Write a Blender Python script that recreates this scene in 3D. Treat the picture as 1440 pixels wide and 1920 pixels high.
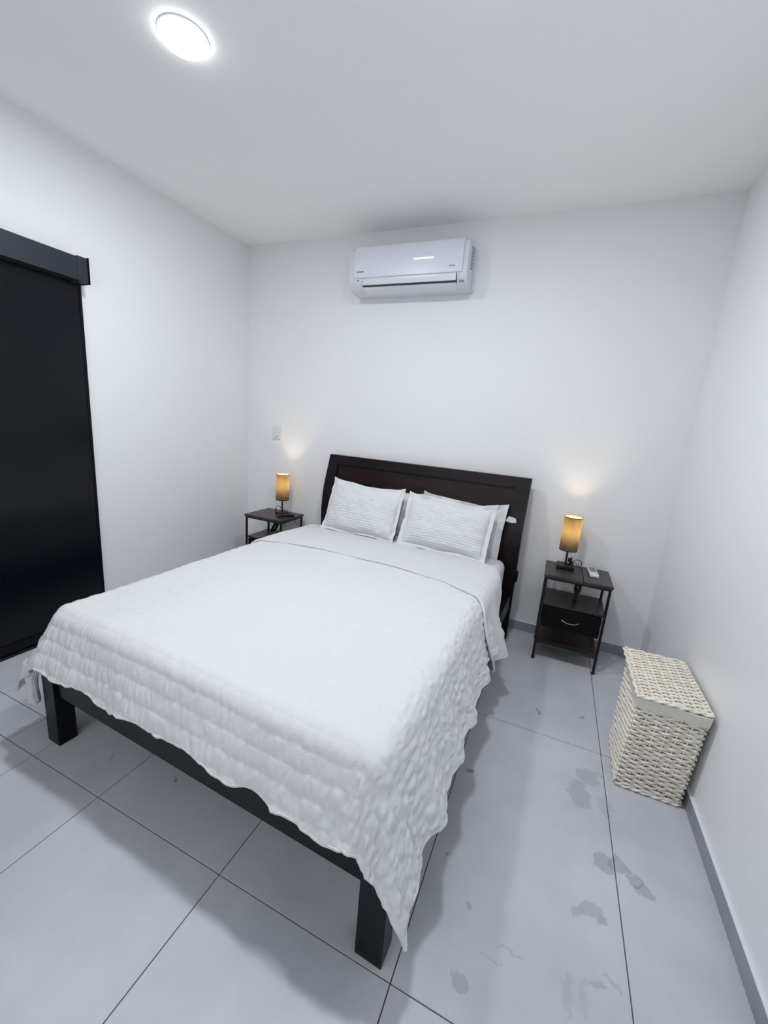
import bpy, bmesh, math, random
import numpy as np
from mathutils import Vector, Matrix

random.seed(7)
SC = bpy.context.scene
COL = SC.collection
for o in list(bpy.data.objects):
    bpy.data.objects.remove(o)

# ------------------------------------------------------------------ camera
cam_d = bpy.data.cameras.new('camera')
cam = bpy.data.objects.new('camera', cam_d)
COL.objects.link(cam)
cam_d.sensor_fit = 'HORIZONTAL'
cam_d.sensor_width = 36.0
cam_d.lens = 759.87 / 1440.0 * 36.0
cam_d.clip_start = 0.02
YAW, PITCH, ROLL = -0.39087, -0.21978, 0.07880
fwd = Vector((math.sin(YAW) * math.cos(PITCH), math.cos(YAW) * math.cos(PITCH), math.sin(PITCH)))
rgt = Vector((math.cos(YAW), -math.sin(YAW), 0))
upv = rgt.cross(fwd)
r2 = rgt * math.cos(ROLL) + upv * math.sin(ROLL)
u2 = -rgt * math.sin(ROLL) + upv * math.cos(ROLL)
M = Matrix((r2, u2, -fwd)).transposed().to_4x4()
M.translation = Vector((0.747, -3.046, 1.467))
cam.matrix_world = M
SC.camera = cam

# ------------------------------------------------------------------ world, exposure
world = bpy.data.worlds.new('world')
SC.world = world
world.use_nodes = True
world.node_tree.nodes['Background'].inputs[0].default_value = (0.8, 0.87, 1.0, 1)
world.node_tree.nodes['Background'].inputs[1].default_value = 0.2
SC.view_settings.view_transform = 'Standard'
SC.view_settings.look = 'None'
SC.view_settings.gamma = 1.0
SC.view_settings.use_curve_mapping = False
SC.view_settings.exposure = 0.06

LIGHT_W = 15.5            # each round ceiling panel
FILL_W = 11.5           # added frontal fill, set in an unseen added window
LAMP_W = 3.6              # each bedside bulb

# ------------------------------------------------------------------ room numbers (metres)
XL, XR, YB, YF, H = -1.94, 1.467, 0.0, -3.42, 2.829
BASE_H, BASE_T = 0.070, 0.012


# ------------------------------------------------------------------ helpers
def srgb(r, g, b):
    f = lambda c: ((c / 255 + 0.055) / 1.055) ** 2.4 if c / 255 > 0.04045 else c / 255 / 12.92
    return (f(r), f(g), f(b), 1)


def mat(name, col, rough=0.5, metal=0.0, spec=0.5, **kw):
    m = bpy.data.materials.new(name)
    m.use_nodes = True
    b = m.node_tree.nodes['Principled BSDF']
    b.inputs['Base Color'].default_value = col
    b.inputs['Roughness'].default_value = rough
    b.inputs['Metallic'].default_value = metal
    b.inputs['Specular IOR Level'].default_value = spec
    for k, v in kw.items():
        b.inputs[k].default_value = v
    return m


def N(m, kind, **kw):
    n = m.node_tree.nodes.new(kind)
    for k, v in kw.items():
        if hasattr(n, k):
            setattr(n, k, v)
        else:
            n.inputs[k].default_value = v
    return n


def L(m, a, ao, b, bi):
    m.node_tree.links.new(a.outputs[ao], b.inputs[bi])


def add_bump(m, src, out, strength, dist):
    b = N(m, 'ShaderNodeBump')
    b.inputs['Strength'].default_value = strength
    b.inputs['Distance'].default_value = dist
    L(m, src, out, b, 'Height')
    L(m, b, 'Normal', m.node_tree.nodes['Principled BSDF'], 'Normal')
    return b


def noise_bump(m, scale, strength, dist, detail=3):
    tc = N(m, 'ShaderNodeTexCoord')
    n = N(m, 'ShaderNodeTexNoise')
    n.inputs['Scale'].default_value = scale
    n.inputs['Detail'].default_value = detail
    L(m, tc, 'Object', n, 'Vector')
    add_bump(m, n, 'Fac', strength, dist)


def colour_noise(m, c1, c2, scale, stretch=(1, 1, 1), detail=4, lo=0.35, hi=0.65):
    b = m.node_tree.nodes['Principled BSDF']
    tc = N(m, 'ShaderNodeTexCoord')
    mp = N(m, 'ShaderNodeMapping')
    mp.inputs['Scale'].default_value = stretch
    n = N(m, 'ShaderNodeTexNoise')
    n.inputs['Scale'].default_value = scale
    n.inputs['Detail'].default_value = detail
    r = N(m, 'ShaderNodeValToRGB')
    r.color_ramp.elements[0].position = lo
    r.color_ramp.elements[0].color = c1
    r.color_ramp.elements[1].position = hi
    r.color_ramp.elements[1].color = c2
    L(m, tc, 'Object', mp, 'Vector')
    L(m, mp, 'Vector', n, 'Vector')
    L(m, n, 'Fac', r, 'Fac')
    L(m, r, 'Color', b, 'Base Color')
    return n


def obj(name, me, m=None, parent=None, smooth=False):
    if isinstance(me, bmesh.types.BMesh):
        bm = me
        bmesh.ops.recalc_face_normals(bm, faces=bm.faces)
        me = bpy.data.meshes.new(name)
        bm.to_mesh(me)
        bm.free()
    if m is not None:
        me.materials.append(m)
    if smooth:
        me.polygons.foreach_set('use_smooth', [True] * len(me.polygons))
    o = bpy.data.objects.new(name, me)
    COL.objects.link(o)
    if parent is not None:
        o.parent = parent
    return o


def smooth_by_angle(o, deg=40):
    me = o.data
    me.polygons.foreach_set('use_smooth', [True] * len(me.polygons))
    me.set_sharp_from_angle(angle=math.radians(deg))


def weighted(o):
    w = o.modifiers.new('weighted_normal', 'WEIGHTED_NORMAL')
    w.keep_sharp = True
    return o


def empty(name, loc=(0, 0, 0), rz=0.0):
    o = bpy.data.objects.new(name, None)
    o.empty_display_size = 0.05
    COL.objects.link(o)
    o.location = loc
    o.rotation_euler = (0, 0, rz)
    return o


def tag(o, label, cat, group=None, kind=None):
    o['label'] = label
    o['category'] = cat
    if group:
        o['group'] = group
    if kind:
        o['kind'] = kind
    return o


def struct(o, label=None):
    o['kind'] = 'structure'
    if label:
        o['label'] = label
    return o


def add_box(bm, lo, hi, bev=0.0, seg=2, matrix=None):
    lo, hi = Vector(lo), Vector(hi)
    c, s = (lo + hi) / 2, hi - lo
    r = bmesh.ops.create_cube(bm, size=1.0)
    vs = r['verts']
    for v in vs:
        v.co = Vector((v.co.x * s.x, v.co.y * s.y, v.co.z * s.z)) + c
    if bev > 0:
        es = list({e for v in vs for e in v.link_edges})
        r = bmesh.ops.bevel(bm, geom=es, offset=bev, segments=seg, profile=0.5, affect='EDGES', clamp_overlap=True)
        vs = [v for v in r['verts']]
    if matrix is not None:
        bmesh.ops.transform(bm, matrix=matrix, verts=list({v for v in vs}))
    return bm


def box(name, lo, hi, m, parent=None, bev=0.0, seg=2):
    bm = bmesh.new()
    add_box(bm, lo, hi, bev, seg)
    o = obj(name, bm, m, parent)
    if bev >= .002:
        smooth_by_angle(o, 50)
        weighted(o)
    return o


def add_tube(bm, pts, r, seg=8, closed=False, rr=None):
    pts = [Vector(p) for p in pts]
    n = len(pts)
    rings = []
    prev = None
    for i, p in enumerate(pts):
        if closed:
            t = (pts[(i + 1) % n] - pts[i - 1]).normalized()
        else:
            t = (pts[min(i + 1, n - 1)] - pts[max(i - 1, 0)]).normalized()
        a = prev if prev is not None else (Vector((0, 0, 1)) if abs(t.z) < 0.9 else Vector((1, 0, 0)))
        u = (a - t * a.dot(t))
        if u.length < 1e-6:
            u = t.orthogonal()
        u.normalize()
        prev = u
        w = t.cross(u)
        rad = rr[i] if rr else r
        rings.append([bm.verts.new(p + (u * math.cos(2 * math.pi * k / seg) + w * math.sin(2 * math.pi * k / seg)) * rad) for k in range(seg)])
    m = n if closed else n - 1
    for i in range(m):
        A, B = rings[i], rings[(i + 1) % n]
        for k in range(seg):
            bm.faces.new((A[k], A[(k + 1) % seg], B[(k + 1) % seg], B[k]))
    if not closed:
        bm.faces.new(rings[0][::-1])
        bm.faces.new(rings[-1])


def tube(name, pts, r, m, parent=None, seg=10, closed=False, rr=None):
    bm = bmesh.new()
    add_tube(bm, pts, r, seg, closed, rr)
    o = obj(name, bm, m, parent)
    smooth_by_angle(o, 50)
    return o


def curve_pts(ctrl, n=8):
    """Catmull-Rom through control points."""
    P = [Vector(c) for c in ctrl]
    P = [P[0] * 2 - P[1]] + P + [P[-1] * 2 - P[-2]]
    out = []
    for i in range(1, len(P) - 2):
        a, b, c, d = P[i - 1], P[i], P[i + 1], P[i + 2]
        for k in range(n):
            t = k / n
            out.append(0.5 * ((2 * b) + (c - a) * t + (2 * a - 5 * b + 4 * c - d) * t * t + (3 * b - a - 3 * c + d) * t ** 3))
    out.append(P[-2])
    return out


def add_lathe(bm, prof, seg=32, c=(0, 0, 0), closed=False):
    rings = []
    for r, z in prof:
        rings.append([bm.verts.new((c[0] + r * math.cos(2 * math.pi * k / seg), c[1] + r * math.sin(2 * math.pi * k / seg), c[2] + z)) for k in range(seg)])
    m = len(rings) if closed else len(rings) - 1
    for i in range(m):
        A, B = rings[i], rings[(i + 1) % len(rings)]
        for k in range(seg):
            bm.faces.new((A[k], A[(k + 1) % seg], B[(k + 1) % seg], B[k]))
    if not closed:
        if prof[0][0] > 1e-5:
            bm.faces.new(rings[0][::-1])
        if prof[-1][0] > 1e-5:
            bm.faces.new(rings[-1])
    bmesh.ops.remove_doubles(bm, verts=bm.verts, dist=1e-6)


def lathe(name, prof, m, parent=None, seg=40, c=(0, 0, 0), closed=False):
    bm = bmesh.new()
    add_lathe(bm, prof, seg, c, closed)
    o = obj(name, bm, m, parent)
    smooth_by_angle(o, 35)
    return o


def add_prism(bm, poly, axis, lo, hi):
    """extrude a 2-D outline along an axis; poly is in the other two axes' order."""
    def mk(p, t):
        if axis == 'x':
            return (t, p[0], p[1])
        if axis == 'y':
            return (p[0], t, p[1])
        return (p[0], p[1], t)
    A = [bm.verts.new(mk(p, lo)) for p in poly]
    B = [bm.verts.new(mk(p, hi)) for p in poly]
    n = len(poly)
    for i in range(n):
        bm.faces.new((A[i], A[(i + 1) % n], B[(i + 1) % n], B[i]))
    bm.faces.new(A[::-1])
    bm.faces.new(B)


def prism(name, poly, axis, lo, hi, m, parent=None, ang=30):
    bm = bmesh.new()
    add_prism(bm, poly, axis, lo, hi)
    o = obj(name, bm, m, parent)
    smooth_by_angle(o, ang)
    return o


def vnoise(x, y, seed=0):
    """smooth value noise in numpy, about -1..1"""
    def h(i, j):
        v = np.sin(i * 127.1 + j * 311.7 + seed * 74.7) * 43758.5453
        return (v - np.floor(v)) * 2 - 1
    i, j = np.floor(x), np.floor(y)
    fx, fy = x - i, y - j
    fx = fx * fx * (3 - 2 * fx)
    fy = fy * fy * (3 - 2 * fy)
    return (h(i, j) * (1 - fx) + h(i + 1, j) * fx) * (1 - fy) + (h(i, j + 1) * (1 - fx) + h(i + 1, j + 1) * fx) * fy


def grid_mesh(name, P, cyclic=False):
    """P: (nv, nu, 3) array -> quad mesh"""
    nv, nu, _ = P.shape
    idx = np.arange(nv * nu).reshape(nv, nu)
    q = np.stack([idx[:-1, :-1], idx[:-1, 1:], idx[1:, 1:], idx[1:, :-1]], -1).reshape(-1, 4)
    if cyclic:
        q2 = np.stack([idx[:-1, -1], idx[:-1, 0], idx[1:, 0], idx[1:, -1]], -1).reshape(-1, 4)
        q = np.concatenate([q, q2])
    me = bpy.data.meshes.new(name)
    me.vertices.add(nv * nu)
    me.vertices.foreach_set('co', P.reshape(-1).astype(np.float32))
    me.loops.add(q.size)
    me.loops.foreach_set('vertex_index', q.reshape(-1).astype(np.int32))
    me.polygons.add(len(q))
    me.polygons.foreach_set('loop_start', np.arange(0, q.size, 4, dtype=np.int32))
    me.polygons.foreach_set('use_smooth', np.ones(len(q), dtype=bool))
    me.update(calc_edges=True)
    return me


def grid_normals(P):
    du = np.gradient(P, axis=1)
    dv = np.gradient(P, axis=0)
    n = np.cross(du, dv)
    return n / (np.linalg.norm(n, axis=-1, keepdims=True) + 1e-9)


# ------------------------------------------------------------------ materials
def wall_mat(name, col, rough, seed=0.0):
    m = mat(name, col, rough, spec=0.3)
    noise_bump(m, 140.0, 0.10, 0.002, 4)
    return m


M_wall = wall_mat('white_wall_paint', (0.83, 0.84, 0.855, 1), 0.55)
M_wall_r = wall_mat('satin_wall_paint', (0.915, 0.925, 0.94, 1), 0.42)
M_ceil = wall_mat('ceiling_paint', (0.94, 0.942, 0.945, 1), 0.7)
M_grout = mat('dark_grout', srgb(96, 98, 104), 0.9)
M_skirt = mat('skirting_tile', srgb(150, 152, 160), 0.35)
colour_noise(M_skirt, srgb(146, 149, 157), srgb(160, 162, 170), 6.0)
M_skirtcap = mat('skirting_cap', srgb(228, 231, 238), 0.5)


def floor_material():
    m = mat('grey_concrete_tile', srgb(170, 173, 181), 0.38, spec=0.45)
    nt = m.node_tree
    b = nt.nodes['Principled BSDF']
    geo = N(m, 'ShaderNodeNewGeometry')
    n1 = N(m, 'ShaderNodeTexNoise')
    n1.inputs['Scale'].default_value = 2.2
    n1.inputs['Detail'].default_value = 6
    n1.inputs['Roughness'].default_value = 0.55
    L(m, geo, 'Position', n1, 'Vector')
    r1 = N(m, 'ShaderNodeValToRGB')
    r1.color_ramp.elements[0].position = 0.30
    r1.color_ramp.elements[0].color = srgb(184, 187, 194)
    r1.color_ramp.elements[1].position = 0.72
    r1.color_ramp.elements[1].color = srgb(208, 210, 216)
    L(m, n1, 'Fac', r1, 'Fac')
    # domain warp for the water marks
    n2 = N(m, 'ShaderNodeTexNoise')
    n2.inputs['Scale'].default_value = 22.0
    n2.inputs['Detail'].default_value = 3
    L(m, geo, 'Position', n2, 'Vector')
    sub = N(m, 'ShaderNodeVectorMath', operation='SUBTRACT')
    L(m, n2, 'Color', sub, 0)
    sub.inputs[1].default_value = (0.5, 0.5, 0.5)
    sc = N(m, 'ShaderNodeVectorMath', operation='SCALE')
    L(m, sub, 0, sc, 0)
    sc.inputs['Scale'].default_value = 0.075
    add = N(m, 'ShaderNodeVectorMath', operation='ADD')
    L(m, geo, 'Position', add, 0)
    L(m, sc, 0, add, 1)
    cur, out = r1, 'Color'
    marks = STAINS
    for (x, y, rx, ry, k) in marks:
        mp = N(m, 'ShaderNodeVectorMath', operation='SUBTRACT')
        L(m, add, 0, mp, 0)
        mp.inputs[1].default_value = (x, y, 0)
        mu = N(m, 'ShaderNodeVectorMath', operation='MULTIPLY')
        L(m, mp, 0, mu, 0)
        mu.inputs[1].default_value = (1 / rx, 1 / ry, 0)
        le = N(m, 'ShaderNodeVectorMath', operation='LENGTH')
        L(m, mu, 0, le, 0)
        mr = N(m, 'ShaderNodeMapRange')
        mr.inputs['From Min'].default_value = 1.12
        mr.inputs['From Max'].default_value = 0.94
        mr.inputs['To Min'].default_value = 0
        mr.inputs['To Max'].default_value = k
        L(m, le, 'Value', mr, 'Value')
        mx = N(m, 'ShaderNodeMix', data_type='RGBA')
        L(m, mr, 'Result', mx, 'Factor')
        L(m, cur, out, mx, 6)
        mx.inputs[7].default_value = srgb(112, 114, 122)
        cur, out = mx, 2
    L(m, cur, out, b, 'Base Color')
    n3 = N(m, 'ShaderNodeTexNoise')
    n3.inputs['Scale'].default_value = 60
    L(m, geo, 'Position', n3, 'Vector')
    add_bump(m, n3, 'Fac', 0.06, 0.002)
    mr = N(m, 'ShaderNodeMapRange')
    mr.inputs['To Min'].default_value = 0.32
    mr.inputs['To Max'].default_value = 0.5
    L(m, n1, 'Fac', mr, 'Value')
    L(m, mr, 'Result', b, 'Roughness')
    return m


# water marks: x, y, radius x, radius y, strength
STAINS = [(1.050, -1.385, .040, .075, .26), (1.085, -1.27, .045, .040, .26), (1.135, -1.225, .022, .018, .22), (1.150, -1.40, .028, .040, .16),
          (1.118, -1.655, .034, .040, .36), (1.165, -1.640, .028, .034, .36), (1.215, -1.665, .022, .028, .36), (1.240, -1.690, .028, .018, .34),
          (1.218, -1.712, .008, .008, .34), (1.070, -1.838, .040, .022, .28), (1.028, -1.858, .020, .018, .28), (1.10, -1.845, .012, .010, .2),
          (0.724, -2.195, .020, .018, .30), (1.075, -2.030, .032, .012, .26), (1.110, -2.005, .026, .007, .2), (1.035, -2.07, .010, .045, .12), (0.998, -2.10, .010, .05, .16),
          (0.861, -.922, .008, .020, .55), (1.085, -.847, .012, .010, .5), (0.600, -1.486, .020, .014, .6), (0.602, -1.879, .008, .008, .5),
          (0.713, -2.006, .008, .008, .35), (0.84, -2.06, .035, .003, .22), (0.80, -2.10, .03, .003, .2), (0.25, -1.92, .03, .03, .22),
          (0.36, -2.05, .016, .012, .5), (0.30, -1.97, .03, .012, .25), (-.46, -2.09, .012, .008, .6), (-.78, -2.14, .012, .012, .4)]
M_tile = floor_material()

M_black = mat('black_painted_wood', srgb(9, 10, 15), 0.34, spec=0.2)
noise_bump(M_black, 35, 0.05, 0.001)
M_espresso = mat('espresso_wood', srgb(44, 22, 26), 0.34, spec=0.25)
colour_noise(M_espresso, srgb(19, 7, 11), srgb(38, 14, 18), 5.0, (0.6, 6, 6), 5)
M_espresso_f = mat('dark_espresso_frame', srgb(26, 20, 24), 0.34, spec=0.25)
colour_noise(M_espresso_f, srgb(9, 7, 11), srgb(26, 16, 20), 5.0, (0.8, 5, 3), 5)
M_walnut = mat('dark_walnut_board', srgb(66, 50, 52), 0.33, spec=0.5)
colour_noise(M_walnut, srgb(34, 26, 30), srgb(60, 44, 47), 6.0, (0.8, 8, 8), 5)
M_iron = mat('black_metal', srgb(18, 17, 22), 0.38, metal=0.3)
M_draw = mat('black_fabric_drawer', srgb(9, 7, 9), 0.8, spec=0.2)
M_cable = mat('black_cable', srgb(12, 12, 14), 0.5)
M_chrome = mat('brushed_steel', srgb(190, 185, 185), 0.25, metal=1.0)
M_door = mat('black_door_panel', srgb(6, 8, 16), 0.24, spec=0.30)
noise_bump(M_door, 60, 0.06, 0.001)
M_val = mat('charcoal_valance', srgb(38, 42, 52), 0.5, spec=0.35)
M_plastic = mat('white_plastic', srgb(222, 226, 234), 0.28, spec=0.5)
M_plastic2 = mat('white_plastic_body', srgb(214, 218, 226), 0.4)
M_slot = mat('dark_slot', srgb(28, 30, 40), 0.6)
M_grey = mat('grey_plastic', srgb(120, 124, 134), 0.5)
M_blue = mat('blue_print', srgb(80, 95, 170), 0.5)
M_lcd = mat('grey_display', srgb(118, 120, 124), 0.25)
M_sheet = mat('white_cotton_sheet', srgb(216, 217, 219), 0.9, spec=0.15)
noise_bump(M_sheet, 14, 0.12, 0.01, 3)
M_quilt = mat('white_seersucker', srgb(218, 219, 221), 0.95, spec=0.1)
noise_bump(M_quilt, 130, 0.25, 0.003, 3)
M_wicker = mat('cream_wicker', srgb(224, 216, 200), 0.55, spec=0.3)
colour_noise(M_wicker, srgb(236, 227, 210), srgb(248, 244, 236), 25.0)
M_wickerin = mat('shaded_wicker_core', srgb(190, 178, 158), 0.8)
M_liner = mat('beige_liner_cloth', srgb(222, 218, 208), 0.9)
noise_bump(M_liner, 200, 0.1, 0.001)


def emission(name, col, s):
    m = bpy.data.materials.new(name)
    m.use_nodes = True
    nt = m.node_tree
    nt.nodes.remove(nt.nodes['Principled BSDF'])
    e = nt.nodes.new('ShaderNodeEmission')
    e.inputs[0].default_value = col
    e.inputs[1].default_value = s
    nt.links.new(e.outputs[0], nt.nodes['Material Output'].inputs[0])
    return m


M_panel_glow = emission('ceiling_panel_light', (0.93, 0.97, 1.0, 1), 9.0)
M_streak = emission('streak_glow', (0.95, 0.98, 1.0, 1), 1.6)  # emission that paints a reflected highlight on the air conditioner panel
M_bulb = emission('warm_bulb', (1.0, 0.76, 0.42, 1), 16.0)


def shade_material(dc=srgb(70, 60, 58), tcol=(0.86, 0.80, 0.70, 1), f=0.55):
    m = bpy.data.materials.new('brown_translucent_fabric')
    m.use_nodes = True
    nt = m.node_tree
    nt.nodes.remove(nt.nodes['Principled BSDF'])
    out = nt.nodes['Material Output']
    d = nt.nodes.new('ShaderNodeBsdfDiffuse')
    d.inputs[0].default_value = dc
    t = nt.nodes.new('ShaderNodeBsdfTranslucent')
    t.inputs[0].default_value = tcol
    mix = nt.nodes.new('ShaderNodeMixShader')
    mix.inputs[0].default_value = f
    nt.links.new(d.outputs[0], mix.inputs[1])
    nt.links.new(t.outputs[0], mix.inputs[2])
    nt.links.new(mix.outputs[0], out.inputs[0])
    return m


M_shade = shade_material()
M_lining = shade_material((0.50, 0.46, 0.38, 1), (0.9, 0.84, 0.70, 1), 0.6)

# ------------------------------------------------------------------ room shell
floor = struct(box('floor', (XL - .1, YF - .1, -.12), (XR + .1, YB + .1, -.006), M_grout), 'grey concrete-look floor tiles with dark thin joints')


def tile(x0, x1, y0, y1):
    g = 0.0016
    o = box('floor_tile', (x0 + g, y0 + g, -.0058), (x1 - g, y1 - g, 0), M_tile, floor, bev=0.0008, seg=1)
    return o


XS = [XL, -1.2454, -1.059, -0.6454, -0.0454, 0.5546, 1.1546, XR]
YS = [YF, -2.2743, -1.0895, YB]
for i in range(1, len(XS) - 1):
    for j in range(len(YS) - 1):
        tile(XS[i], XS[i + 1], YS[j], YS[j + 1])
for (x0, x1, y0, y1) in ((XL, -1.2454, YF, -2.2743), (XL, -1.60, -2.2743, -2.127), (-1.60, -1.2454, -2.2743, -2.127),
                         (XL, -1.60, -2.127, -1.0895), (-1.60, -1.2454, -2.127, -1.0895), (XL, -1.2454, -1.0895, YB)):
    tile(x0, x1, y0, y1)

struct(box('wall_back', (XL - .1, YB, -.12), (XR + .1, YB + .1, H + .1), M_wall), 'white wall behind the bed head')
struct(box('wall_left', (XL - .1, YF, -.12), (XL, YB, H + .1), M_wall), 'white wall that carries the black sliding door')
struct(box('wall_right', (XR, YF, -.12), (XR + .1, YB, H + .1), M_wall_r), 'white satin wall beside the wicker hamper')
WX0, WX1, WZ0, WZ1 = -1.30, .70, .95, 2.25       # opening for the added fill window in the wall facing the bed foot
bm = bmesh.new()
add_box(bm, (XL - .1, YF - .1, -.12), (WX0, YF, H + .1))
add_box(bm, (WX1, YF - .1, -.12), (XR + .1, YF, H + .1))
add_box(bm, (WX0, YF - .1, -.12), (WX1, YF, WZ0))
add_box(bm, (WX0, YF - .1, WZ1), (WX1, YF, H + .1))
struct(obj('wall_front', bm, M_wall), 'white wall facing the bed foot, with an added window for fill light')
win = struct(empty('fill_window', ((WX0 + WX1) / 2, YF, WZ0)), 'unseen white framed two-pane window facing the bed foot, added for fill light')  # window added behind the camera to carry the fill light
ww, wh = (WX1 - WX0) / 2, WZ1 - WZ0
for (a, b) in (((-ww, -.08, 0), (-ww + .05, -.03, wh)), ((ww - .05, -.08, 0), (ww, -.03, wh)), ((-ww + .05, -.08, 0), (ww - .05, -.03, .05)),
               ((-ww + .05, -.08, wh - .05), (ww - .05, -.03, wh)), ((-.025, -.08, .05), (.025, -.03, wh - .05))):
    box('fill_window_frame', a, b, M_plastic, win, .003)
M_glass = mat('fill_window_glass', (1, 1, 1, 1), 0.0)
M_glass.node_tree.nodes['Principled BSDF'].inputs['Transmission Weight'].default_value = 1.0
M_glass.node_tree.nodes['Principled BSDF'].inputs['IOR'].default_value = 1.45
for (a, b) in ((-ww + .05, -.025), (.025, ww - .05)):
    box('pane', (a, -.058, .05), (b, -.054, wh - .05), M_glass, win)
wl = bpy.data.lights.new('window_fill_light', 'AREA')  # soft frontal fill, added to lift walls, ceiling and quilt foot
wl.shape = 'RECTANGLE'
wl.size, wl.size_y = ww * 2 - .1, wh - .1
wl.energy = FILL_W
wl.color = (0.97, 0.98, 1.0)
wlo = bpy.data.objects.new('window_fill_light', wl)
COL.objects.link(wlo)
wlo.location = ((WX0 + WX1) / 2, YF - .025, (WZ0 + WZ1) / 2)
wlo.rotation_euler = (math.radians(90), 0, 0)
struct(box('ceiling', (XL, YF, H), (XR, YB, H + .1), M_ceil), 'plain white flat ceiling')


def baseboard(name, lo, hi, cap_lo, cap_hi, label):
    r = struct(box(name, lo, hi, M_skirt, None, 0.0006, 1), label)
    box('ledge', cap_lo, cap_hi, M_skirtcap, r, 0.001, 1)
    return r


T = BASE_T
baseboard('baseboard_back', (XL, -T, 0.0002), (XR, 0, BASE_H), (XL, -T - .001, BASE_H), (XR, 0, BASE_H + .004), 'grey tile baseboard along the wall behind the bed')
baseboard('baseboard_right', (XR - T, YF, 0.0002), (XR, -T, BASE_H), (XR - T - .001, YF, BASE_H), (XR, -T - .001, BASE_H + .004), 'grey tile baseboard below the right wall')
baseboard('baseboard_left', (XL, -1.38, 0.0002), (XL + T, -T, BASE_H), (XL, -1.38, BASE_H), (XL + T + .001, -T - .001, BASE_H + .004), 'grey tile baseboard below the left wall')

# black sliding door with valance
door = struct(empty('door_1', (XL, -1.41, 0)), 'black sliding door panel with charcoal valance')
YD0 = YF + .12 + 1.41
box('door_panel', (0.003, YD0 + .0, .016), (.016, 0, 2.12), M_door, door, 0.0015, 1)
box('edge_strip', (0.003, -.012, .014), (.020, .002, 2.10), M_black, door, 0.001, 1)
box('bottom_rail', (0.003, YD0, .030), (.024, -.012, .075), M_black, door, 0.002, 1)
box('floor_track', (0.003, YD0, .0005), (.030, .0, .014), M_iron, door, 0.001, 1)
box('valance', (0.0, YD0 - .01, 2.103), (.088, -.050, 2.222), M_val, door, 0.002, 2)
box('end_cap', (0.0, -.050, 2.098), (.090, .004, 2.228), M_val, door, 0.004, 2)
box('end_plate', (0.0, .004, 2.094), (.095, .010, 2.232), M_black, door, 0.001, 1)

# ------------------------------------------------------------------ ceiling lights
def ceiling_light(x, y, label):
    t = empty('ceiling_light', (x, y, H))
    tag(t, label, 'light', 'round ceiling panel lights')
    lathe('trim_ring', [(.0905, 0), (.0905, -.004), (.0895, -.006), (.0880, -.006), (.0875, -.004), (.0875, 0)], M_plastic, t, 48)
    prof = [(.0885, -.001), (.088, -.012), (.083, -.020), (.068, -.026), (.045, -.029), (.0, -.030)]
    lathe('diffuser', prof, M_panel_glow, t, 48)
    ld = bpy.data.lights.new('ceiling_light_source', 'AREA')
    ld.shape = 'DISK'
    ld.size = 0.17
    ld.energy = LIGHT_W
    ld.color = (0.93, 0.96, 1.0)
    lo = bpy.data.objects.new('light_source', ld)
    COL.objects.link(lo)
    lo.parent = t
    lo.location = (0, 0, -.034)
    return t


ceiling_light(-.80, -1.652, 'round white glowing ceiling light above the left of the bed')
ceiling_light(.36, -1.652, 'round white ceiling light above the right of the bed, out of view')

# ------------------------------------------------------------------ wall switch
sw = empty('wall_switch', (-1.608, 0, 1.286))
tag(sw, 'small square white switch plate on the wall above the left nightstand', 'switch')
box('plate', (-.046, -.008, -.056), (.046, 0, .056), M_plastic, sw, 0.003)
box('rocker', (-.030, -.012, -.036), (.030, -.007, .040), M_plastic2, sw, 0.002)
box('mark', (-.012, -.0125, -.030), (.016, -.0115, -.026), M_grey, sw)
box('lower_seam', (-.040, -.0088, -.050), (.040, -.0078, -.0475), M_grey, sw)

# ------------------------------------------------------------------ air conditioner
ac = empty('air_conditioner', (-.412, 0, 2.52))
tag(ac, 'white split air conditioner high on the wall above the headboard', 'air conditioner')
AX0, AX1 = -.432, .432


def rz(z):
    return z - 2.52


body = [(0, rz(2.655)), (-.150, rz(2.660)), (-.175, rz(2.655)), (-.190, rz(2.635)), (-.196, rz(2.56)), (-.196, rz(2.452)),
        (-.192, rz(2.425)), (-.178, rz(2.400)), (-.150, rz(2.380)), (-.110, rz(2.370)), (0, rz(2.372))]
prism('body', body, 'x', AX0, AX1, M_plastic2, ac)
bm = bmesh.new()
front = [(-.199, rz(2.452)), (-.2045, rz(2.456)), (-.2065, rz(2.55)), (-.203, rz(2.628)), (-.190, rz(2.654)), (-.165, rz(2.664)), (-.12, rz(2.664)), (-.12, rz(2.658)), (-.160, rz(2.656)), (-.186, rz(2.640)), (-.197, rz(2.60))]
add_prism(bm, front, 'x', AX0 + .042, AX1 - .034)
o = obj('front_panel', bm, M_plastic, ac)
smooth_by_angle(o, 40)
# louvre and its slot
slot = [(-.1975, rz(2.404)), (-.190, rz(2.3975)), (-.180, rz(2.397)), (-.186, rz(2.406))]
box('outlet_slot', (AX0 + .115, -.1945, rz(2.397)), (AX1 - .068, -.150, rz(2.405)), M_slot, ac)
bm = bmesh.new()
add_prism(bm, [(-.1955, rz(2.448)), (-.1995, rz(2.447)), (-.1985, rz(2.425)), (-.1925, rz(2.4065)), (-.186, rz(2.4065)), (-.192, rz(2.43))], 'x', AX0 + .112, AX1 - .070)
smooth_by_angle(obj('louvre', bm, M_plastic, ac), 40)
bm = bmesh.new()
add_prism(bm, [(-.184, rz(2.396)), (-.170, rz(2.3855)), (-.150, rz(2.376)), (-.110, rz(2.3665)), (-.110, rz(2.3725)), (-.150, rz(2.383))], 'x', AX0 + .112, AX1 - .070)
smooth_by_angle(obj('lower_flap', bm, M_plastic, ac), 40)
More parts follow.
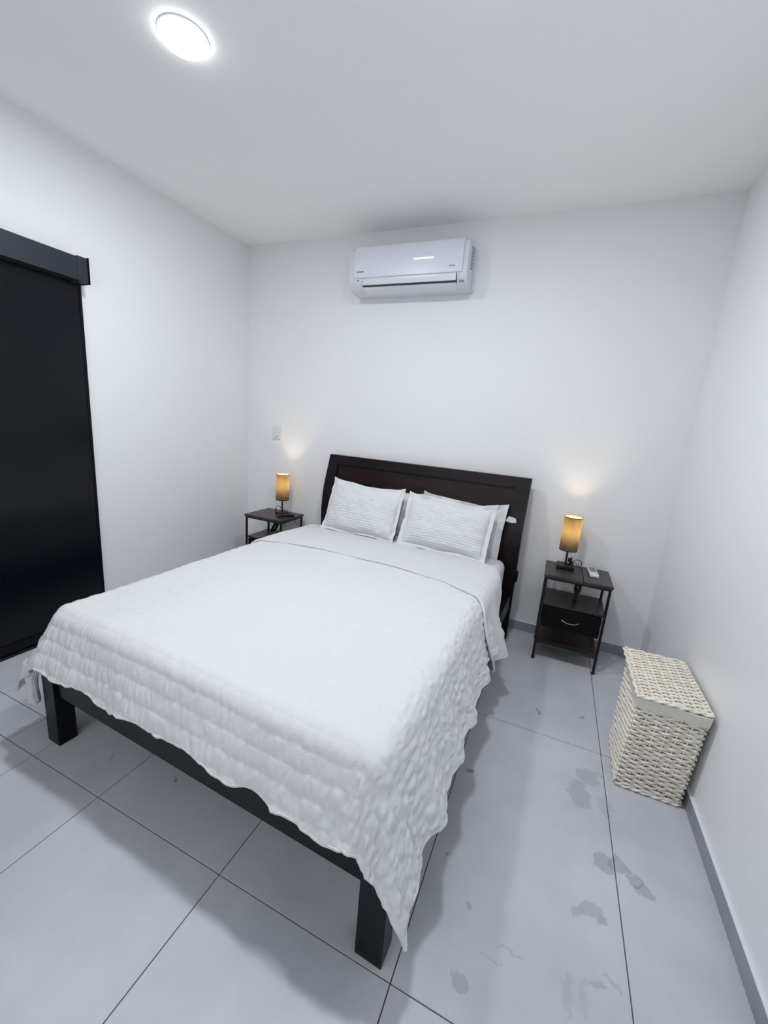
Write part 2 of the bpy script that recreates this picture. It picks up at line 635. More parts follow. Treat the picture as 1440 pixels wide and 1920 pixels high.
for x in (AX0 + .109, AX1 - .068):
    bm = bmesh.new()
    add_prism(bm, [(-.1990, rz(2.450)), (-.1985, rz(2.425)), (-.1925, rz(2.4035)), (-.180, rz(2.393)), (-.180, rz(2.42)), (-.190, rz(2.449))], 'x', x, x + .003)
    obj('louvre_gap', bm, M_grey if x < 0 else M_slot, ac)
for sx in (-1, 1):
    xs = AX1 if sx > 0 else AX0
    for k in range(8):
        z = rz(2.495) + k * .018
        bm = bmesh.new()
        add_prism(bm, [(-.118, z), (-.118, z + .009), (-.060, z + .017), (-.060, z + .008)], 'x', min(xs, xs + sx * .0015), max(xs, xs + sx * .0015))
        obj('side_vent', bm, M_grey, ac)
    box('back_plate', (min(xs, xs + sx * .012), -.030, rz(2.378)), (max(xs, xs + sx * .012), -.0, rz(2.646)), M_plastic2, ac, 0.003)
box('display', (.058, -.2085, rz(2.545)), (.200, -.2062, rz(2.5525)), M_streak, ac, 0.001)  # glowing bar painted in as a lamp's reflection on the glossy panel
for k, w in enumerate((.007, .005, .008, .006, .007, .006)):       # unreadable maker's mark, lower left
    x = AX0 + .068 + k * .009
    box('maker_mark', (x, -.2068, rz(2.487)), (x + w, -.2055, rz(2.4955)), M_blue, ac)
for k, w in enumerate((.005, .006, .005, .006, .004)):
    x = AX1 - .118 + k * .0075
    box('model_mark', (x, -.2068, rz(2.489)), (x + w, -.2055, rz(2.495)), M_grey, ac)
box('indicator', (AX1 - .048, -.1905, rz(2.399)), (AX1 - .020, -.170, rz(2.405)), M_grey, ac)
box('receiver_window', (AX0 + .066, -.1975, rz(2.436)), (AX0 + .078, -.190, rz(2.442)), M_grey, ac)

# ------------------------------------------------------------------ bed frame (bed-local: x from -1.625 to 0, y from foot to head)
TH = math.radians(-2.35)
BO = (.521, -2.262, 0)
W = 1.625
bed = empty('bed', BO, TH)
tag(bed, 'double bed frame with black legs and rails and dark espresso curved headboard', 'bed')
for (x0, x1) in ((-W, -W + .084), (-.084, 0)):
    box('leg', (x0, 0, 0), (x1, .072, .362), M_black, bed, 0.0025)
box('foot_rail', (-W + .084, .014, .240), (-.084, .046, .355), M_black, bed, 0.002)
for x in (-W + .012, -.044):
    box('side_rail', (x, .072, .240), (x + .032, 2.05, .355), M_black, bed, 0.002)
for k in range(9):
    box('slat', (-W + .044, .16 + k * .215, .318), (-.044, .25 + k * .215, .334), M_espresso_f, bed, 0.001, 1)
# curved headboard: profile of the front face, y forward of wall as a function of z
HZ = [0.0, .20, .40, .55, .70, .86, .97, 1.06, 1.12, 1.162]
HY = [2.070, 2.066, 2.054, 2.046, 2.038, 2.052, 2.083, 2.112, 2.130, 2.142]


def hy(z):
    return float(np.interp(z, HZ, HY))


def curved_slab(x0, x1, z0, z1, off, th, n=18, bev=.002):
    """slab that follows the headboard's curve; off = how far the face sits behind the curve"""
    bm = bmesh.new()
    zs = [z0 + (z1 - z0) * i / n for i in range(n + 1)]
    F = [(hy(z) + off, z) for z in zs]
    B = [(hy(z) + off + th, z) for z in reversed(zs)]
    add_prism(bm, F + B, 'x', x0, x1)
    return bm


hb = obj('headboard', curved_slab(-W + .088, -.088, .38, 1.094, .014, .016), M_espresso, bed)
smooth_by_angle(hb, 30)
for (x0, x1) in ((-W, -W + .086), (-.086, 0)):
    smooth_by_angle(obj('stile', curved_slab(x0, x1, 0, 1.162, 0, .042), M_espresso_f, hb), 30)
smooth_by_angle(obj('top_rail', curved_slab(-W + .086, -.086, 1.092, 1.162, 0, .042, 6), M_espresso_f, hb), 30)
smooth_by_angle(obj('lower_rail', curved_slab(-W + .086, -.086, .28, .38, 0, .036, 4), M_espresso_f, hb), 30)
# thin bead round the sunk panel
for (x0, x1, z0, z1) in ((-W + .086, -W + .094, .38, 1.092), (-.094, -.086, .38, 1.092), (-W + .094, -.094, 1.084, 1.092)):
    smooth_by_angle(obj('panel_bead', curved_slab(x0, x1, z0, z1, .006, .01, 12), M_espresso_f, hb), 30)
box('bracket', (0.0, 2.075, .435), (.012, 2.100, .515), M_iron, bed, 0.005, 3)

# ------------------------------------------------------------------ mattress
mat_e = tag(empty('mattress', BO, TH), 'mattress in a white fitted sheet showing below the pillows at the bed head', 'mattress')
bm = bmesh.new()
add_box(bm, (-1.575, .07, .336), (-.072, 2.028, .600), .055, 6)
o = obj('fitted_sheet', bm, M_sheet, mat_e)
smooth_by_angle(o, 60)
weighted(o)

# ------------------------------------------------------------------ quilt
QR = dict(l=-1.545, r=-.118, f=.105)      # flat part of the cloth
QZ = 0.622


def drape(U, V, rad, phi, z0, puff=0.0):
    """flattened cloth coordinates -> bed-local positions, cloth bending over the mattress edges"""
    du = np.where(U > QR['r'], U - QR['r'], np.where(U < QR['l'], U - QR['l'], 0.0))
    dv = np.where(V < QR['f'], V - QR['f'], 0.0)
    m = np.hypot(du, dv)
    dx = np.where(m > 1e-9, du / np.maximum(m, 1e-9), 0)
    dy = np.where(m > 1e-9, dv / np.maximum(m, 1e-9), 0)
    s1 = rad * phi
    a = np.minimum(m, s1) / rad
    t = np.maximum(m - s1, 0)
    out = rad * np.sin(a) + t * np.cos(phi)
    down = rad * (1 - np.cos(a)) + t * np.sin(phi)
    bx = np.clip(U, QR['l'], QR['r'])
    by = np.maximum(V, QR['f'])
    return bx, by, dx, dy, out, down, m, t


def quilt():
    hemR, hemL, hemF = .385, .40, .285
    U0, U1 = QR['l'] - hemL, QR['r'] + hemR
    V0, V1 = QR['f'] - hemF, 1.42
    step = .0048
    nu, nv = int((U1 - U0) / step), int((V1 - V0) / step)
    su = np.linspace(0, 1, nu)
    sv = np.linspace(0, 1, nv)
    S, Tv = np.meshgrid(su, sv)
    # wavy hems: the outer cloth coordinate varies along the edge
    Vn = V0 + (V1 - V0) * Tv
    Un = U0 + (U1 - U0) * S
    hR = .010 * np.sin(Vn * 26 + .4) + .012 * vnoise(Vn * 9, Vn * 0 + 3) - .05 * np.clip((Vn - .35) / .8, 0, 1)
    hL = .012 * vnoise(Vn * 9, Vn * 0 + 8)
    hF = .008 * np.sin(Un * 21) + .010 * vnoise(Un * 11, Un * 0 + 5) + .004 * vnoise(Un * 40, Un * 0 + 6) + .012 * np.clip((Un + .5) / .4, 0, 1)
    U = Un + hR * np.clip((Un - QR['r']) / hemR, 0, 1) - hL * np.clip((QR['l'] - Un) / hemL, 0, 1)
    V = Vn - hF * np.clip((QR['f'] - Vn) / hemF, 0, 1)
    phi = np.where(Un < QR['l'] - .001, math.radians(64), math.radians(69))
    # soften phi change at left-foot corner
    wL = np.clip((QR['l'] + .25 - Un) / .25, 0, 1)
    phi = math.radians(70) - wL * math.radians(5)
    bx, by, dx, dy, out, down, m, t = drape(U, V, .075, phi, QZ)
    # folds hanging at the sides, deeper towards the hem
    w = np.clip(t / .30, 0, 1.3) ** 1.2
    ang = np.arctan2(dy, dx)
    corner = (np.abs(dx) > .02) & (np.abs(dy) > .02)
    side = np.abs(dx) > .5
    rip = np.where(side & ~corner, .013 * np.sin(by * 25.5 + 1.9 + .8 * vnoise(by * 3, by * 0)) + .014 * vnoise(by * 13, by * 0 + 2), 0)
    rip = np.where(~side & ~corner & (m > 0), .008 * np.sin(bx * 17 + 1.0 * vnoise(bx * 4, bx * 0)) + .006 * vnoise(bx * 14, bx * 0 + 7), rip)
    ph = np.abs(ang)
    cr = .010 * np.sin(ang * 7.0 + .6) + .008 * np.sin(ang * 15) + .022 * np.exp(-((ang + .45) / .22) ** 2)
    blend = np.clip(np.minimum(np.abs(dx), np.abs(dy)) / .35, 0, 1)
    rip = rip * (1 - blend) + cr * blend
    out = out + rip * w
    # the cloth sags a little between folds: shift along the edge
    X = bx + dx * out
    Y = by + dy * out
    Z = QZ - down
    # soft loft on the flat part
    Z = Z + .006 * vnoise(U * 2.6, V * 2.6, 1) + .003 * vnoise(U * 7, V * 7, 2)
    P = np.stack([X, Y, Z], -1)
    n = grid_normals(P)
    # stitched channels that run across the bed, gathered cloth between them
    ch = .058
    wob = V + .004 * vnoise(U * 3.5, V * 3.5, 4) + .0015 * vnoise(U * 18, V * 5, 9)
    c = np.abs(np.sin(math.pi * wob / ch)) ** .5
    k = np.floor(wob / ch)
    pk = vnoise(U * 105 + k * 17.3 + 1.0 * vnoise(U * 20, V * 30, 12), V * 14 + k * 3.1, 5)
    pk2 = vnoise(U * 60 + k * 7.7, V * 26, 6)
    over = np.clip(m / .2, 0, 1)
    sr = np.clip((U - QR['r'] + .12) / .12, 0, 1)
    disp = (.0018 + .0014 * over + .0030 * np.clip((QR['l'] - U) / .15 + .3, 0, 1)) * c + ((.0020 + .0008 * over) * pk + (.0013 + .0028 * sr) * pk2) * c * (0.6 + 0.55 * over)
    P = P + n * disp[..., None]
    # keep off the frame and floor
    P[..., 2] = np.maximum(P[..., 2], .16)
    return P, n


P, n = quilt()
qe = tag(empty('quilt', BO, TH), 'white puckered seersucker quilt spread over the bed and hanging at the foot', 'quilt')
obj('cover', grid_mesh('cover', P), M_quilt, qe)
Pi = P - n * .010
obj('lining', grid_mesh('lining', Pi), M_sheet, qe)


# rolled hem following the border of the cover
def hem(name, path, r, parent, m, seg=7):
    return tube(name, path, r, m, parent, seg)


edge = [P[j, 0] for j in range(P.shape[0] - 1, 0, -3)] + [P[0, i] for i in range(0, P.shape[1], 3)] + [P[j, -1] for j in range(1, P.shape[0], 3)]
nn = [n[j, 0] for j in range(P.shape[0] - 1, 0, -3)] + [n[0, i] for i in range(0, P.shape[1], 3)] + [n[j, -1] for j in range(1, P.shape[0], 3)]
hem('hem', [Vector(a - b * .005) for a, b in zip(edge, nn)], .0062, qe, M_quilt)


def fold_layer():
    """smooth turned-back end of the quilt, lying on top of it"""
    hemR, hemL = .42, .30
    U0, U1 = QR['l'] - hemL, QR['r'] + hemR
    nu, nv = 260, 70
    S, Tv = np.meshgrid(np.linspace(0, 1, nu), np.linspace(0, 1, nv))
    U = U0 + (U1 - U0) * S
    # lower (folded) edge dips toward both sides
    lowe = np.interp(U, [-1.9, -1.62, -1.40, -1.16, -.62, -.30, -.12, -.02, .10, .20, .31], [1.10, 1.22, 1.31, 1.352, 1.350, 1.305, 1.215, 1.150, 1.11, 1.12, 1.16])
    upe = np.interp(U, [-1.9, -1.6, -1.3, -.3, -.12, .0, .12, .32], [1.80, 1.84, 1.86, 1.80, 1.74, 1.60, 1.47, 1.36])
    V = lowe + (upe - lowe) * Tv
    phi = math.radians(73)
    bx, by, dx, dy, out, down, m, t = drape(U, V, .082, phi, QZ)
    w = np.clip(t / .25, 0, 1.2)
    out = out + w * (.022 * np.sin((by) * 24 + .6) + .010 * vnoise(by * 20, by * 0 + 4)) + .007
    X = bx + dx * (out)
    Z = QZ + .014 - down - .010 * (Tv ** 2) + .004 * vnoise(U * 3, V * 4, 3) + .002 * vnoise(U * 9, V * 9, 8)
    Z = np.where(m > 0, Z + .012 * np.clip(m / .1, 0, 1) * 0, Z)
    Y = by + 0 * X
    P = np.stack([X, Y, Z], -1)
    n = grid_normals(P)
    P = P + n * (.0012 * vnoise(U * 40, V * 40, 5))[..., None]
    return P, n


Pf, nf = fold_layer()
obj('turned_back_fold', grid_mesh('fold', Pf), M_sheet, qe)
obj('fold_underside', grid_mesh('fold_under', Pf - nf * .012), M_sheet, qe)
ed = [Pf[0, i] - nf[0, i] * .006 for i in range(0, Pf.shape[1], 2)]
tube('fold_piping', [Vector(a) for a in ed], .0075, M_sheet, qe, 8)
ed = [Pf[j, -1] - nf[j, -1] * .006 for j in range(0, Pf.shape[0], 2)]
tube('fold_hem', [Vector(a) for a in ed], .0065, M_sheet, qe, 8)
ed = [Pf[-1, i] - nf[-1, i] * .006 for i in range(0, Pf.shape[1], 2)]
tube('fold_hem', [Vector(a) for a in ed], .0065, M_sheet, qe, 8)

# gathered corner tassel under the left foot corner of the quilt
bm = bmesh.new()
random.seed(3)
for k in range(13):
    a = k / 13 * 2 * math.pi
    r0, r1 = .010 + .008 * random.random(), .016 + .012 * random.random()
    zt, zb = .36, .175 + .035 * random.random()
    cx, cy = -1.675, -.012
    pts = [(cx + .045 * math.cos(a), cy + .03 * math.sin(a) + .02, zt), (cx + .026 * math.cos(a), cy + .018 * math.sin(a), (zt + zb) / 2 + .04),
           (cx + .016 * math.cos(a), cy + .012 * math.sin(a), (zt + zb) / 2 - .02), (cx + .022 * math.cos(a + .4), cy + .016 * math.sin(a), zb)]
    pp = curve_pts(pts, 5)
    add_tube(bm, pp, .006, 7, rr=[.010 - .003 * math.sin(math.pi * i / (len(pp) - 1)) for i in range(len(pp))])
o = obj('gathered_corner', bm, M_quilt, qe)
smooth_by_angle(o, 70)


# ------------------------------------------------------------------ pillows
def pillow_mesh(name, w, h, t, channels=0, flange=.02, seed=0, droop=0.0):
    """pillow in its own XZ plane, thickness along y; origin at bottom centre"""
    nu, nv = 150, 110
    a = np.linspace(-1, 1, nu)
    b = np.linspace(-1, 1, nv)
    A, B = np.meshgrid(a, b)
    out = []
    for side in (-1, 1):
        ia = np.clip(np.abs(A) / (1 - flange / (w / 2)), 0, 1)
        ib = np.clip(np.abs(B) / (1 - flange / (h / 2)), 0, 1)
        prof = ((1 - ia ** 2.6) * (1 - ib ** 2.6)) ** .52
        X = A * w / 2 * (1 - .035 * (1 - B * B) * 0 - .02 * (1 - np.abs(B)) * np.abs(A))
        Zz = (B * .5 + .5) * h
        Zz = Zz + .018 * (A ** 4) * np.sign(B) * np.abs(B) ** 3 - .016 * (1 - A ** 2) * np.clip(B, 0, 1) ** 3
        Zz = Zz + .010 * vnoise(A * 2.2 + seed, B * 2, seed) * np.abs(B)
        th = t / 2 * prof
        wr = .006 * vnoise(A * 4 + seed, B * 4, seed + 1) + .003 * vnoise(A * 10, B * 9 + seed, seed + 2)
        th = th + wr * prof
        if channels:
            wob = B + .012 * vnoise(A * 4, B * 5, seed + 5) + .010 * vnoise(A * 11, B * 3, seed + 7)
            c = np.abs(np.sin(wob * math.pi * channels / 2)) ** .7
            pk = vnoise(A * 26 + np.floor(wob * channels / 2) * 9.1, B * 30, seed + 3)
            th = th + (.0045 * c + .0022 * pk * c) * np.clip(prof * 2, 0, 1)
        th = th + .0022
        Y = side * th + .012 * vnoise(A * 5 + seed, B * 5, seed + 9) * (1 - prof)
        Pp = np.stack([X, Y, Zz], -1)
        out.append(Pp if side > 0 else Pp[:, ::-1])
    m1 = grid_mesh(name, out[0])
    m2 = grid_mesh(name + '_b', out[1])
    bm = bmesh.new()
    bm.from_mesh(m1)
    bm.from_mesh(m2)
    bmesh.ops.remove_doubles(bm, verts=bm.verts, dist=.0002)
    return bm


BEDM = Matrix.Translation(BO) @ Matrix.Rotation(TH, 4, 'Z')


def pillow(label, cx, cy, cz, w, h, t, tilt, ry, rz_, chan, flange, seed, cat='pillow'):
    """tilt: backwards lean in degrees"""
    bm = pillow_mesh('pillow', w, h, t, chan, flange, seed)
    m = BEDM @ Matrix.Translation((cx, cy, cz)) @ Matrix.Rotation(math.radians(rz_), 4, 'Z') @ Matrix.Rotation(math.radians(-tilt), 4, 'X') @ Matrix.Rotation(math.radians(ry), 4, 'Y')
    o = obj('pillow', bm, M_quilt if chan else M_sheet, None, True)
    o.matrix_world = m
    tag(o, label, cat, 'pillows at the bed head')
    return o


pb = pillow('smooth white pillow propped behind the right ribbed pillow', -.435, 1.965, .602, .62, .374, .075, 11, 2.0, -2, 0, .03, 4)
pl = pillow('smooth white pillow hidden behind the left ribbed pillow', -1.00, 1.965, .602, .64, .366, .075, 11, -1.0, 1, 0, .03, 6)
pillow('white ribbed pillow on the left, leaning on the headboard', -1.140, 1.785, .626, .61, .394, .14, 22, 1.0, 0, 22, .022, 1)
pillow('white ribbed pillow on the right, leaning on the headboard', -.490, 1.780, .624, .63, .378, .14, 22, 1.5, -1, 22, .030, 2)
# loose pillowcase corner standing out behind the right pillow
bm = bmesh.new()
add_prism(bm, [(-.10, .905), (-.052, .895), (-.045, .868), (-.075, .862), (-.12, .87)], 'y', 2.022, 2.030)
o = obj('pillowcase_tip', bm, M_sheet, None)
o.matrix_world = BEDM
o.parent = pb
o.matrix_parent_inverse = pb.matrix_world.inverted()


# ------------------------------------------------------------------ nightstands
def nightstand(x0, x1, y0, y1, label, seam=None):
    """origin at the floor below the centre"""
    cx, cy = (x0 + x1) / 2, (y0 + y1) / 2
    t = empty('nightstand', (cx, cy, 0))
    tag(t, label, 'nightstand', 'nightstands beside the bed')
    X0, X1, Y0, Y1 = x0 - cx, x1 - cx, y0 - cy, y1 - cy
    ztop = .598
    if seam:
        s = seam - cx
        box('top_board', (X0, Y0, ztop - .018), (s - .0015, Y1, ztop), M_walnut, t, 0.0012, 1)
        box('top_board', (s + .0015, Y0, ztop - .018), (X1, Y1, ztop), M_walnut, t, 0.0012, 1)
    else:
        box('top_board', (X0, Y0, ztop - .018), (X1, Y1, ztop), M_walnut, t, 0.0012, 1)
    i = .014
    posts = [(X0 + i, Y0 + i), (X1 - i, Y0 + i), (X0 + i, Y1 - i), (X1 - i, Y1 - i)]
    for (px, py) in posts:
        lg = box('leg', (px - .0075, py - .0075, .012), (px + .0075, py + .0075, ztop - .018), M_iron, t, 0.002)
        lathe('foot_cap', [(.0, 0.0), (.010, 0.0), (.011, .004), (.010, .014), (.008, .018), (0, .018)], M_iron, lg, 14, (px, py, 0))
    for y in (posts[0][1], posts[2][1]):
        box('cross_bar', (X0 + i, y - .006, ztop - .032), (X1 - i, y + .006, ztop - .018), M_iron, t, 0.001, 1)
    for x in (posts[0][0], posts[1][0]):
        box('cross_bar', (x - .006, Y0 + i, ztop - .032), (x + .006, Y1 - i, ztop - .018), M_iron, t, 0.001, 1)
    box('middle_shelf', (X0 + .008, Y0 + .024, .386), (X1 - .008, Y1 - .006, .400), M_walnut, t, 0.0012, 1)
    box('lower_shelf', (X0 + .008, Y0 + .024, .098), (X1 - .008, Y1 - .006, .112), M_walnut, t, 0.0012, 1)
    d = box('drawer', (X0 + .024, Y0 + .020, .238), (X1 - .024, Y1 - .014, .380), M_draw, t, 0.003, 2)
    hp = curve_pts([(-.052, Y0 + .018, .312), (-.030, Y0 + .006, .304), (0, Y0 + .002, .301), (.030, Y0 + .006, .304), (.052, Y0 + .018, .312)], 6)
    tube('drawer_handle', hp, .0024, M_chrome, d, 8)
    return t


ns_r = nightstand(.785, 1.178, -.378, -.055, 'nightstand with dark top and black drawer standing right of the bed near the hamper', seam=1.0125)
ns_l = nightstand(-1.652, -1.262, -.372, -.052, 'nightstand with dark top half hidden behind the far left side of the bed')


# ------------------------------------------------------------------ bedside lamps
def lamp(x, y, square, label):
    t = empty('table_lamp', (x, y, .598))
    tag(t, label, 'lamp', 'bedside table lamps')
    if square:
        bm = bmesh.new()
        add_box(bm, (-.054, -.052, 0), (.054, .052, .024), .004, 3)
        b = obj('base', bm, M_iron, t)
        smooth_by_angle(b, 50)
        weighted(b)
    else:
        lathe('base', [(0, 0), (.056, 0), (.058, .003), (.058, .016), (.055, .019), (0, .020)], M_iron, t, 40)
    lathe('pole', [(.006, .018), (.006, .178), (.0, .178)], M_iron, t, 16)
    r, z0, z1 = .056, .124, .352
    sh = lathe('lamp_shade', [(r, z0), (r, z1), (r - .0012, z1), (r - .0012, z0)], M_shade, t, 48, closed=True)
    lathe('shade_lining', [(r - .0020, z0 + .001), (r - .0020, z1 - .001), (r - .0024, z1 - .001), (r - .0024, z0 + .001)], M_lining, sh, 48, closed=True)
    lathe('shade_rim', [(r + .0006, z1 - .004), (r + .0006, z1), (r - .0018, z1), (r - .0018, z1 - .004)], M_draw, sh, 48, closed=True)
    lathe('shade_rim', [(r + .0006, z0), (r + .0006, z0 + .004), (r - .0018, z0 + .004), (r - .0018, z0)], M_draw, sh, 48, closed=True)
    bm = bmesh.new()
    for k in range(3):
        a = k * 2 * math.pi / 3
        add_tube(bm, [(0.005 * math.cos(a), .005 * math.sin(a), .178), ((r - .001) * math.cos(a), (r - .001) * math.sin(a), .178)], .0012, 6)
    obj('shade_spider', bm, M_iron, t)
    lathe('socket', [(.0, .176), (.014, .176), (.014, .200), (0, .200)], M_plastic, t, 20)
    lathe('bulb', [(.010, .200), (.014, .208), (.022, .222), (.024, .234), (.020, .248), (.010, .257), (0, .259)], M_bulb, t, 24)
    ld = bpy.data.lights.new('bulb_light', 'POINT')
    ld.energy = LAMP_W
    ld.color = (1.0, 0.78, 0.50)
    ld.shadow_soft_size = .02
    lo = bpy.data.objects.new('bulb_light', ld)
    COL.objects.link(lo)
    lo.parent = t
    lo.location = (0, 0, .266)
    return t


lamp(.905, -.150, True, 'lit table lamp with square black base on the right nightstand')
lamp(-1.425, -.150, False, 'lit table lamp with round black base on the left nightstand')

# ------------------------------------------------------------------ things on the tables
rm = empty('remote_control', (1.074, -.168, .598), math.radians(3))
tag(rm, 'white remote control with grey display lying on the right nightstand', 'remote')
box('case', (-.027, -.085, 0), (.027, .085, .018), M_plastic, rm, 0.005, 3)
box('display', (-.020, -.020, .0175), (.020, .074, .0190), M_lcd, rm, 0.0005, 1)
box('button_cover', (-.025, -.080, .0165), (.025, -.030, .0198), M_plastic, rm, 0.0015, 2)

bx = empty('charger_box', (-1.340, -.215, .598), math.radians(-38))
tag(bx, 'flat black case lying beside the lamp on the left nightstand', 'case')
box('lid', (-.030, -.070, .008), (.030, .070, .016), M_black, bx, 0.003, 2)
box('tray', (-.031, -.071, 0), (.031, .071, .0075), M_iron, bx, 0.002, 2)


def cable(label, ctrl, r, extra=None):
    o = tube('power_cable', curve_pts(ctrl, 8), r, M_cable, None, 8)
    tag(o, label, 'cable')
    return o


# right: plug and looping cord beside the lamp
c1 = cable('black cord looping from the plug over the back edge of the right nightstand',
           [(.948, -.105, .632), (.965, -.10, .648), (.985, -.10, .650), (1.004, -.09, .640), (1.008, -.075, .615), (1.008, -.052, .600), (1.008, -.040, .55), (1.004, -.04, .47)], .0022)
bm = bmesh.new()
add_box(bm, (.918, -.112, .630), (.944, -.090, .656), .004, 2)
add_box(bm, (.930, -.110, .612), (.950, -.092, .636), .004, 2)
add_box(bm, (.936, -.105, .652), (.944, -.098, .664), .001, 1)
smooth_by_angle(obj('plug', bm, M_cable, c1), 50)
c1b = tube('cord_loop', curve_pts([(.948, -.10, .622), (.960, -.10, .630), (.972, -.095, .624), (.985, -.085, .603)], 6), .0018, M_cable, c1, 6)
bm = bmesh.new()
for k in range(5):
    pts = []
    for i in range(20):
        a = i / 20 * 2 * math.pi
        q = 1 - .17 * k
        pts.append((1.000 + .019 * q * math.cos(a), -.215 + .003 * k - .006 + .003 * math.sin(a * 2), .498 + .046 * q * math.sin(a)))
    add_tube(bm, pts, .0042, 6, True)
add_tube(bm, [(1.000, -.215, .548), (1.000, -.215, .585)], .006, 8)
add_box(bm, (.984, -.228, .4002), (1.006, -.202, .452), .003, 2)
o = obj('cable_coil', bm, M_cable)
smooth_by_angle(o, 50)
tag(o, 'black coiled cord hanging between the top and middle shelf of the right nightstand', 'cable')

# left: small looped cord standing by the lamp base and a hanging coil below the top
c2 = cable('black cord arching beside the round lamp base on the left nightstand',
           [(-1.493, -.150, .602), (-1.493, -.150, .630), (-1.485, -.150, .652), (-1.465, -.150, .664), (-1.445, -.150, .655), (-1.433, -.150, .640)], .0025)
tube('connector', [(-1.493, -.150, .600), (-1.493, -.150, .632)], .0055, M_cable, c2, 10)
bm = bmesh.new()
for k in range(5):
    pts = []
    for i in range(22):
        a = i / 22 * 2 * math.pi
        e, f = .014 * math.cos(a), .052 * math.sin(a)
        pts.append((-1.435 + e * .85 + f * .5 + .002 * k, -.25 + .005 * k, .490 + f * .85 - e * .5))
    add_tube(bm, pts, .0028, 6, True)
add_tube(bm, [(-1.455, -.25, .582), (-1.445, -.25, .545), (-1.425, -.25, .500)], .0018, 6)
o = obj('cable_coil', bm, M_cable)
smooth_by_angle(o, 50)
tag(o, 'black coiled cord hanging under the left nightstand top', 'cable')
bm = bmesh.new()
add_box(bm, (-1.357, -.24, .540), (-1.335, -.215, .5799), .004, 2)
add_tube(bm, curve_pts([(-1.350, -.23, .545), (-1.352, -.23, .52), (-1.340, -.23, .505), (-1.330, -.23, .52), (-1.335, -.23, .545)], 5), .0025, 6)
o = obj('cable_plug', bm, M_cable)
smooth_by_angle(o, 50)
tube('cord_end', [(-1.318, -.15, .577), (-1.302, -.13, .55), (-1.290, -.11, .51)], .0018, M_cable, o, 6)
tag(o, 'black plug under the right edge of the left nightstand top', 'plug')


# ------------------------------------------------------------------ wicker hamper
HB = [(1.200, -1.247), (1.428, -1.247), (1.428, -.948), (1.210, -.948)]     # floor corners
HT = [(1.207, -1.270), (1.436, -1.278), (1.440, -.896), (1.218, -.902)]     # under the lid
HH = .436
ham = empty('laundry_hamper', (1.315, -1.09, 0))
tag(ham, 'cream woven wicker laundry hamper with lid in the corner by the right wall', 'hamper')
HO = Vector((1.315, -1.09, 0))


def hpt(side, s, z, off=0.0):
    """point on hamper wall: side 0 front,1 right,2 back,3 left; s 0..1; off outward"""
    k = z / HH
    c = [Vector((HB[i][0] + (HT[i][0] - HB[i][0]) * k, HB[i][1] + (HT[i][1] - HB[i][1]) * k, z)) for i in range(4)]
    a, b = c[side], c[(side + 1) % 4]
    p = a.lerp(b, s)
    d = (b - a).normalized()
    nrm = Vector((d.y, -d.x, 0))
    return p + nrm * off - HO


# inner core so nothing shows through
bm = bmesh.new()
vs = []
for z in (.012, HH):
    vs.append([bm.verts.new(hpt(i, 0, z) + (HO * 0) + Vector((0, 0, 0))) for i in range(4)])
cen = sum((v.co for v in vs[0]), Vector()) / 4
for ring in vs:
    for v in ring:
        v.co.x = cen.x + (v.co.x - cen.x) * .94
        v.co.y = cen.y + (v.co.y - cen.y) * .955
for i in range(4):
    bm.faces.new((vs[0][i], vs[0][(i + 1) % 4], vs[1][(i + 1) % 4], vs[1][i]))
bm.faces.new(vs[0][::-1])
bm.faces.new(vs[1])
obj('inner_core', bm, M_wickerin, ham)
NST = [6, 8, 6, 8]
bm = bmesh.new()
for sd in range(4):
    for k in range(NST[sd] + 1):
        s = (k + .0) / NST[sd]
        add_tube(bm, [hpt(sd, s, .004), hpt(sd, s, HH)], .0036, 6)
o = obj('stakes', bm, M_wicker, ham, True)
o['kind'] = 'stuff'
bm = bmesh.new()
rows = 34
rnd = random.Random(5)
for r_ in range(rows):
    z = .010 + (HH - .018) * r_ / (rows - 1)
    pts, rr = [], []
    for sd in range(4):
        ns = NST[sd]
        n = ns * 6
        for k in range(n):
            s = k / n
            ph = math.pi * s * ns + (math.pi if r_ % 2 else 0) + sd * math.pi
            off = .0052 * math.cos(ph)
            edge_ = min(s, 1 - s)
            off = off + .001
            zz = z + .0016 * math.sin(ph * 2 + r_) + .0014 * (rnd.random() - .5) + .0022 * math.sin(s * 5 + r_ * .9 + sd)
            pts.append(hpt(sd, s, max(.006, zz), off))
            rr.append(  .0060 + .0005 * math.sin(r_ * 2.3))
    add_tube(bm, pts, .005, 6, True, rr)
o = obj('woven_strands', bm, M_wicker, ham, True)
o['kind'] = 'stuff'
# plaited foot border
bm = bmesh.new()
for q in range(2):
    pts = []
    for sd in range(4):
        for k in range(24):
            s = k / 24
            ph = s * 24 * .8 + q * math.pi
            pts.append(hpt(sd, s, .011 + .005 * math.sin(ph), .004 + .005 * math.cos(ph)))
    add_tube(bm, pts, .0055, 6, True)
obj('foot_border', bm, M_wicker, ham, True)
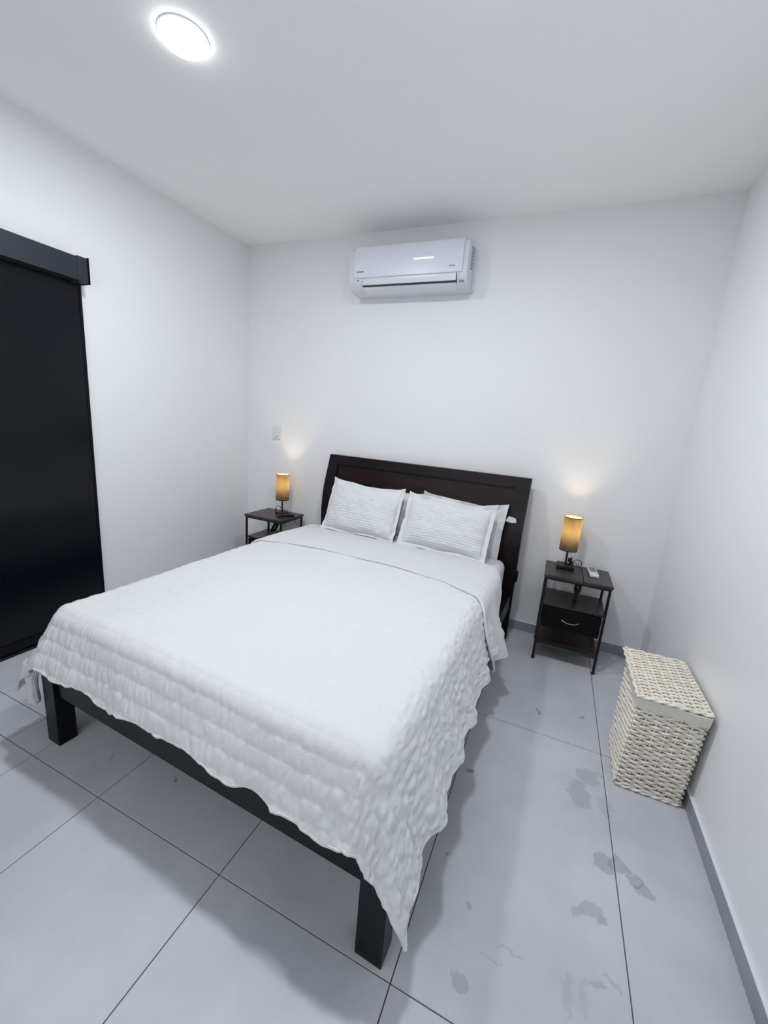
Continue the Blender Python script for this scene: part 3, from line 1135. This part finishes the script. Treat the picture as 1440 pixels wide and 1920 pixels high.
# cloth cuff
bm = bmesh.new()
zs = [.408, .411, .455, .457]
offs = [.004, .013, .015, .010]
rings = []
for z, of in zip(zs, offs):
    ring = []
    for sd in range(4):
        for k in range(12):
            s = k / 12
            p = hpt(sd, s, z, 0)
            # outward from the centre so that corners close
            d = Vector((p.x - cen.x, p.y - cen.y, 0))
            wob = .0012 * math.sin(s * 9 + sd * 2) + .0010 * math.sin(s * 23)
            p = hpt(sd, s, z, of + wob)
            if k == 0:
                p = (hpt(sd, 0, z, of) + hpt((sd - 1) % 4, 1, z, of)) / 2 + d.normalized() * of * .3
            ring.append(bm.verts.new(p))
    rings.append(ring)
for A, B in zip(rings[:-1], rings[1:]):
    for k in range(len(A)):
        bm.faces.new((A[k], A[(k + 1) % len(A)], B[(k + 1) % len(B)], B[k]))
o = obj('cloth_cuff', bm, M_liner, ham)
smooth_by_angle(o, 60)
# lid
lid = box('lid', (HT[0][0] - .012 - HO.x, HT[0][1] - .012 - HO.y, .456), (HT[2][0] + .002 - HO.x, HT[2][1] + .012 - HO.y, .465), M_wickerin, ham, 0.003)
lx0, ly0, lx1, ly1 = HT[0][0] - .013 - HO.x, HT[0][1] - .013 - HO.y, HT[2][0] + .003 - HO.x, HT[2][1] + .013 - HO.y
bm = bmesh.new()
for q in range(2):
    pts = []
    corners = [(lx0, ly0), (lx1, ly0), (lx1, ly1), (lx0, ly1)]
    for c in range(4):
        a, b = Vector(corners[c]).to_3d(), Vector(corners[(c + 1) % 4]).to_3d()
        for k in range(26):
            s = k / 26
            p = a.lerp(b, s)
            ph = s * 26 * .75 + q * math.pi
            d = (b - a).normalized()
            nrm = Vector((d.y, -d.x, 0))
            pts.append(p + nrm * .004 * math.cos(ph) + Vector((0, 0, .465 + .004 * math.sin(ph))))
    add_tube(bm, pts, .0052, 6, True)
obj('lid_border', bm, M_wicker, lid, True)
bm = bmesh.new()
nx = 7
for k in range(nx + 1):
    x = lx0 + (lx1 - lx0) * k / nx
    add_tube(bm, [(x, ly0, .4685), (x, ly1, .4685)], .0034, 6)
nrow = 33
for r_ in range(nrow):
    y = ly0 + .006 + (ly1 - ly0 - .012) * r_ / (nrow - 1)
    pts = []
    n = nx * 6
    for k in range(n + 1):
        s = k / n
        ph = math.pi * s * nx + (math.pi if r_ % 2 else 0)
        pts.append((lx0 + (lx1 - lx0) * s, y + .0014 * math.sin(s * 7 + r_), .4695 + .0050 * math.cos(ph)))
    add_tube(bm, pts, .0052, 6)
o = obj('lid_weave', bm, M_wicker, lid, True)
o['kind'] = 'stuff'
for x in (1.212, ):
    pass
